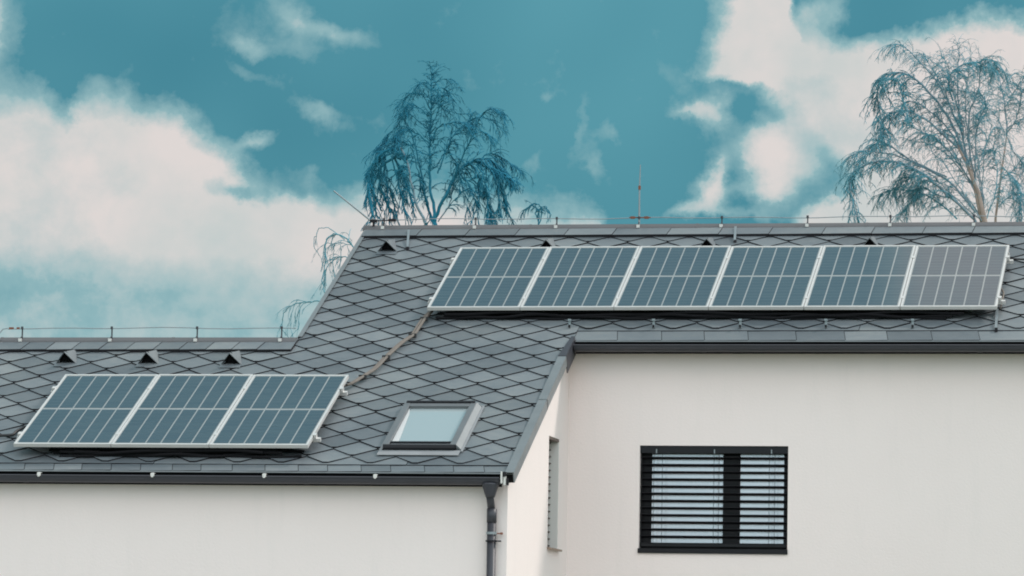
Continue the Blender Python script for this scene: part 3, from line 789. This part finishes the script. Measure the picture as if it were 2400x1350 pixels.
# ------------------------------------------------------------ trees
class Birch:
    def __init__(s, name, label, Y, seed, tm='twig', fat=1.0):
        s.tm = tm; s.fat = fat
        s.Y = Y; s.r = random.Random(seed); s.name = name; s.label = label
        s.tr = MB(); s.cr = MB()
    def P(s, px, py, dy=0): return on_y(px, py, s.Y+dy)
    def curve(s, pts, dy0, dy1, n=5):
        P = [s.P(px, py, dy0+(dy1-dy0)*i/max(1, len(pts)-1)) for i, (px, py) in enumerate(pts)]; out = []
        for i in range(len(P)-1):
            p0, p1, p2, p3 = P[max(i-1, 0)], P[i], P[i+1], P[min(i+2, len(P)-1)]
            for k in range(n):
                t = k/n; out.append(.5*((2*p1)+(p2-p0)*t+(2*p0-5*p1+4*p2-p3)*t*t+(3*p1-p0-3*p2+p3)*t**3))
        out.append(P[-1])
        return [p+Vector([s.r.uniform(-.015, .015) for _ in range(3)]) for p in out]
    def limb(s, pts, r0, r1, dy0=0, dy1=0, twigs=10, mi=1, tl=.6, droop=1.0, spread=.5, start=.25, trunk=False):
        c = s.curve(pts, dy0, dy1); n = len(c)
        rad = [r0+(r1-r0)*(i/(n-1))**.8 for i in range(n)]
        if trunk: s.tr.tube(c, rad, 8)
        else: s.cr.tube(c, rad, 5, mi)
        for _ in range(int(twigs*1.5)):
            f = s.r.uniform(start, 1); i = min(n-2, int(f*(n-1)))
            s.twig(c[i], (c[i+1]-c[i]).normalized(), s.r.uniform(.4, 1)*tl, max(.0055, min(.0105, r1*.9))*s.fat, droop*.55, spread*1.4, 2)
    def twig(s, p, d, L, r, droop, spread, depth):
        n = 6; v = (d+Vector((s.r.uniform(-1, 1), s.r.uniform(-1, 1), s.r.uniform(-.4, .7)))*spread).normalized(); pts = [p.copy()]; q = p.copy()
        sway = Vector((s.r.uniform(-.25, .25), s.r.uniform(-.25, .25), 0))
        for i in range(n):
            v = (v+Vector((0, 0, -.38*droop))+sway*.3+Vector([s.r.uniform(-.16, .16) for _ in range(3)])).normalized()
            q = q+v*(L/n); pts.append(q.copy())
        s.cr.tube(pts, [r*(1-.6*i/n) for i in range(n+1)], 3, 2, caps=False)
        if depth > 0:
            for _ in range(s.r.choice((2, 2, 3))):
                i = s.r.randrange(1, n); s.twig(pts[i], (pts[i+1]-pts[i]).normalized(), L*s.r.uniform(.3, .6), r*.75, droop, spread*1.2, depth-1)
    def done(s, base):
        root = tag(empty(s.name, (base.x, base.y, 0)), s.label, 'tree', 'bare birches behind the house')
        reparent(s.tr.build('trunk', [M['bark']], smooth=True), root)
        reparent(s.cr.build('crown', [M['bark'], M['limb'], M[s.tm]]), root)
# first birch, rising behind the left part of the high ridge (traced in a 3.375x chart)
B = Birch('birch_tree', 'bare weeping birch with pointed top behind the left part of the high ridge', 46, 11, fat=1.35)
z6 = lambda L: [(800+x/3.375, 140+y/3.375) for x, y in L]
base = B.P(1022, 620)
B.tr.tube([Vector((base.x+.3, base.y, 0)), Vector((base.x+.1, base.y, 5)), B.P(1022, 620), B.P(1019, 540)], [.2, .16, .075, .055], 10)
tp = [(745,1340),(740,1280),(735,1200),(700,1000),(700,700),(710,450),(712,250),(715,60)]
B.limb(z6(tp), .055, .008, twigs=60, tl=.45, droop=.35, spread=1.1, start=.45, mi=2)
T1 = [
 ([(670,1300),(600,1150),(550,950),(520,800),(470,700)], .035,.016,-.3,-.6,22,1),
 ([(730,1290),(680,1150),(640,950),(600,750),(560,600),(520,520)], .03,.010,.2,.5,26,2),
 ([(520,820),(440,725),(380,715),(280,780),(222,880),(212,1000),(230,1120),(250,1240)], .030,.030,-.5,-.8,34,2),
 ([(500,780),(450,755),(330,830),(298,900),(310,1000),(350,1110),(390,1210)], .028,.028,-.3,-.2,24,2),
 ([(470,790),(420,765),(470,870),(520,1000),(570,1160)], .026,.028,-.2,-.1,16,2),
 ([(480,780),(400,740),(300,800),(250,900),(262,1050),(320,1200)], .022,.020,.2,.3,16,2),
 ([(740,1250),(850,1020),(930,880),(1000,820),(1080,800),(1180,860),(1240,940),(1280,1060),(1310,1220)], .040,.024,.2,.7,40,2),
 ([(1080,800),(1180,740),(1280,780),(1390,870)], .016,.009,.6,.9,26,2),
 ([(1040,805),(1150,780),(1260,860),(1340,960)], .020,.012,.5,.6,26,2),
 ([(1150,830),(1220,900),(1290,930),(1370,960)], .014,.010,.5,.3,18,2),
 ([(880,960),(960,760),(1040,600),(1110,440),(1200,390),(1290,430)], .022,.008,.1,-.4,30,2),
 ([(1110,440),(1200,490),(1250,530)], .012,.007,-.3,-.3,10,2),
 ([(720,660),(760,540),(860,500),(1000,510),(1100,560),(1230,630)], .020,.008,0,-.6,26,2),
 ([(760,900),(820,740),(890,600),(1000,490),(1100,450)], .018,.010,.2,.6,26,2),
 ([(740,860),(800,760),(850,740),(900,800),(940,900)], .015,.008,.3,.8,12,2),
 ([(700,560),(600,480),(530,430),(440,520),(370,600)], .016,.007,0,.5,24,2),
 ([(700,660),(560,560),(480,560),(420,620)], .014,.008,0,-.6,20,2),
 ([(700,760),(560,690),(460,640),(340,660),(300,700)], .014,.008,0,-.4,26,2),
 ([(706,400),(640,280),(550,270),(490,330)], .012,.007,0,.3,16,2),
 ([(708,470),(620,380),(540,350),(500,400)], .012,.007,0,-.3,18,2),
 ([(710,250),(820,230),(900,340)], .012,.008,0,.3,8,2),
 ([(715,180),(790,160),(870,150)], .009,.006,0,-.3,8,2),
 ([(713,200),(650,180),(580,210)], .009,.006,0,-.3,8,2),
 ([(712,340),(760,350),(830,400),(960,430),(1050,420)], .011,.006,0,.5,12,2),
 ([(700,560),(760,420),(800,300),(815,230)], .013,.007,0,-.2,16,2),
 ([(770,1280),(860,1130),(880,1000),(940,880)], .016,.012,.3,.6,14,1),
 ([(720,1000),(780,975),(850,980),(900,975)], .012,.008,0,.3,6,2),
 ([(930,900),(1000,960),(1080,920),(1140,1060),(1190,1240)], .013,.013,.2,.4,26,2),
 ([(900,1120),(960,1040),(1050,1040),(1110,1060)], .011,.008,.1,.3,16,2),
 ([(560,700),(600,850),(640,1000),(690,1180),(700,1280)], .012,.010,.1,.2,10,2),
 ([(300,760),(262,860),(240,1000),(262,1130),(290,1250)], .020,.020,.1,.1,10,2),
 ([(340,800),(350,940),(400,1080),(440,1250)], .018,.018,-.1,-.1,10,2),
 ([(400,760),(430,900),(470,1060),(520,1270)], .016,.018,-.3,-.3,10,2),
 ([(360,880),(400,870),(450,880),(400,930),(350,1000)], .012,.010,0,0,6,2),
 ([(1130,820),(1200,900),(1230,1000),(1250,1120),(1262,1240)], .022,.016,.4,.4,10,2),
 ([(1180,850),(1270,890),(1330,940)], .020,.014,.4,.2,8,2),
 ([(1060,830),(1120,900),(1150,1030),(1160,1180),(1150,1260)], .016,.014,.2,.2,10,2),
 ([(960,880),(1010,1000),(1060,1120),(1080,1260)], .012,.012,.2,.2,12,2),
 ([(820,820),(900,820),(960,1000),(1020,1240)], .010,.009,.0,.2,20,2),
]
for pts, r0, r1, d0, d1, tw, mi in T1: B.limb(z6(pts), r0, r1, d0, d1, int(tw*.8), mi, tl=.55, droop=1.0)
B.done(base)
# big birch at the right (traced in a 2.7x chart)
B = Birch('birch_tree', 'large spreading bare birch with tan trunk behind the right end of the high ridge', 42, 5, tm='paletwig')
z7 = lambda L: [(1900+x/2.7, 60+y/2.7) for x, y in L]
base = B.P(2312, 640)
B.tr.tube([Vector((base.x+.2, base.y, 0)), Vector((base.x+.1, base.y, 6)), B.P(2312, 640), B.P(2309, 530), B.P(2307, 515), B.P(2293, 453), B.P(2267, 386), B.P(2244, 341)], [.26, .2, .09, .062, .056, .046, .034, .022], 10)
B.tr.tube([B.P(2300, 520), B.P(2290, 470), B.P(2282, 430), B.P(2276, 380)], [.03, .026, .02, .014], 8)
T2 = [
 ([(1095,1230),(1070,1000),(1010,760),(950,560),(900,400)], .016,.007,.1,.3,14,1),
 ([(1105,1230),(1080,1010),(1050,800),(1030,560),(1035,380)], .015,.006,.2,-.3,14,1),
 ([(1090,1235),(1030,1040),(930,840),(860,720),(800,560)], .016,.007,.2,.5,16,1),
 ([(1080,1235),(980,1080),(860,900),(760,780),(690,640)], .015,.007,-.2,-.5,16,1),
 ([(1100,1235),(1090,1080),(1090,900),(1110,760),(1150,640)], .014,.006,.1,.4,14,1),
 ([(1085,1238),(960,1130),(830,1010),(720,900),(640,860)], .014,.007,.1,.4,16,1),
 ([(940,780),(750,610),(600,540),(500,560),(440,640),(458,700)], .030,.012,0,-.6,40,1),
 ([(990,880),(900,640),(780,460),(650,330),(540,300),(450,330),(422,440),(448,600),(462,700)], .036,.014,0,.5,60,1),
 ([(930,620),(860,470),(760,300),(620,160),(560,120),(490,130)], .024,.008,0,-.3,40,1),
 ([(960,800),(860,640),(700,500),(600,480)], .024,.010,0,.8,30,1),
 ([(1050,1240),(900,1100),(700,930),(560,870),(430,860),(290,910),(250,980),(262,1090),(295,1220)], .036,.014,0,-.7,60,1),
 ([(1040,1180),(880,990),(640,860),(470,740),(430,735),(370,790),(320,860)], .028,.010,0,.3,40,1),
 ([(860,960),(600,840),(400,800),(300,800),(230,850)], .020,.008,0,-.5,34,1),
 ([(930,1220),(760,1090),(620,1040),(470,1050)], .022,.010,0,.6,46,2),
 ([(1000,880),(940,560),(930,300),(940,180),(925,110)], .026,.006,0,.2,40,1),
 ([(1010,860),(1000,600),(1060,400),(1080,260),(1130,230)], .024,.007,0,-.4,36,1),
 ([(900,480),(870,360),(920,270),(1050,230),(1150,220),(1172,290)], .020,.012,0,.4,44,2),
 ([(960,700),(880,500),(830,380),(740,230),(700,180)], .018,.006,.2,.5,36,1),
 ([(1040,1000),(1050,640),(1110,510),(1090,450),(1060,420)], .018,.010,0,.2,26,1),
 ([(980,840),(960,620),(900,420),(870,250),(820,190)], .016,.006,.1,-.5,34,1),
 ([(1060,1100),(1010,800),(980,500),(990,350),(1010,240)], .018,.006,.1,-.5,34,1),
 ([(1040,1030),(880,800),(760,700),(640,640),(580,540)], .018,.012,.1,-.5,40,1),
 ([(1040,1050),(940,900),(820,780),(720,740),(600,720)], .014,.007,.2,.7,30,1),
 ([(600,540),(580,440),(560,360),(530,340)], .022,.016,0,0,22,2),
 ([(700,940),(640,960),(560,980),(520,1080)], .013,.009,0,.2,30,2),
 ([(900,1100),(780,1060),(700,1020),(640,1100),(600,1180)], .013,.010,0,.2,34,2),
 ([(1080,1230),(1000,1100),(900,1030),(780,980),(700,980)], .015,.007,.1,.6,30,1),
 ([(1110,1230),(1160,1100),(1180,950),(1170,840),(1140,780)], .014,.010,0,.6,34,2),
 ([(1060,900),(1120,720),(1160,640),(1200,680)], .012,.007,0,.6,18,2),
]
for pts, r0, r1, d0, d1, tw, mi in T2: B.limb(z7(pts), r0*.85, r1*.85, d0, d1, int(tw*1.0), mi, tl=.62, droop=1.15, spread=.75, start=.12)
B.done(base)
B = Birch('birch_tree', 'slender bare birch forking beside the large one, cut by the right photo edge', 47, 8, tm='paletwig')
base = B.P(2330, 640)
B.tr.tube([Vector((base.x, base.y, 0)), Vector((base.x, base.y, 6)), B.P(2330, 640), *[B.P(*p) for p in z7([(1170,1220),(1200,980),(1240,700)])]], [.2, .16, .05, .026, .022, .016], 10)
T3 = [
 ([(1240,700),(1230,500),(1190,330),(1160,280)], .022,.008,0,.2,34,1),
 ([(1240,690),(1310,570),(1330,450),(1370,380)], .018,.008,0,-.3,30,1),
 ([(1240,700),(1300,820),(1360,900),(1400,1020)], .014,.008,0,.3,30,1),
 ([(1232,700),(1180,580),(1110,520),(1060,560)], .013,.007,0,.3,26,1),
 ([(1200,980),(1290,900),(1380,800),(1440,780)], .014,.008,0,.3,30,2),
 ([(1180,1150),(1260,1080),(1330,1060),(1400,1100)], .014,.008,0,-.3,34,2),
 ([(1220,900),(1300,980),(1330,1100),(1320,1220)], .013,.009,0,-.5,34,2),
 ([(1230,520),(1290,420),(1350,330),(1420,320)], .012,.007,0,-.5,30,2),
 ([(1220,460),(1250,350),(1290,300)], .010,.006,0,.4,16,2),
 ([(1240,650),(1380,560),(1450,400)], .016,.007,0,.4,26,1),
]
for pts, r0, r1, d0, d1, tw, mi in T3: B.limb(z7(pts), r0*.85, r1*.85, d0, d1, int(tw*1.0), mi, tl=.62, droop=1.15, spread=.75, start=.12)
B.done(base)
# low birch showing beside the left edge of the high roof (3.553x chart)
z3 = lambda L: [(600+x/3.553, 440+y/3.553) for x, y in L]
B = Birch('birch_tree', 'low drooping birch mostly hidden behind the left edge of the high roof', 40, 21, tm='paletwig')
base = B.P(880, 800)
B.tr.tube([Vector((base.x, base.y, 0)), Vector((base.x, base.y, 3)), B.P(880, 760), B.P(870, 640)], [.14, .1, .06, .03], 8)
T4 = [
 ([(950,700),(870,560),(810,490),(740,420),(650,385),(582,450),(575,620),(552,760),(570,880)], .018,.010,0,-.2,8),
 ([(740,430),(665,380),(600,335),(520,340),(508,400),(482,420),(490,500),(530,570)], .009,.006,0,0,2),
 ([(860,640),(760,580),(690,580),(620,620),(585,680),(570,800)], .012,.008,0,.1,8),
 ([(800,480),(700,462),(590,465)], .008,.006,0,0,4),
 ([(650,470),(648,540),(636,620),(650,740)], .007,.006,0,0,3),
 ([(705,470),(708,560),(690,680)], .007,.005,0,0,3),
 ([(760,480),(770,560)], .006,.005,0,0,1),
 ([(840,980),(700,930),(540,942),(430,950),(320,970),(240,1030),(215,1130),(213,1190)], .015,.008,0,.3,5),
 ([(460,948),(380,975),(360,1080),(355,1190)], .009,.006,0,0,3),
 ([(320,975),(290,1060),(285,1180)], .007,.005,0,0,2),
]
for pts, r0, r1, d0, d1, tw in T4: B.limb(z3(pts), r0, r1, d0, d1, tw, 2, tl=.5, spread=.25)
B.done(base)
B = Birch('birch_tree', 'tiny arched birch crown just above the high ridge, right of the pointed birch', 48, 31)
base = B.P(1255, 620)
B.tr.tube([Vector((base.x, base.y, 0)), Vector((base.x, base.y, 6)), B.P(1258, 620), B.P(1262, 530)], [.14, .1, .05, .025], 8)
for pts in ([(1262,530),(1262,495),(1245,483),(1228,492),(1218,516)], [(1262,530),(1270,490),(1255,478),(1238,486),(1226,514)], [(1262,530),(1262,500),(1270,484),(1284,490),(1291,506)], [(1262,520),(1255,496),(1275,488),(1286,500)]):
    B.limb(pts, .015, .009, 0, 0, 4, 2, tl=.3, spread=.3)
B.done(base)
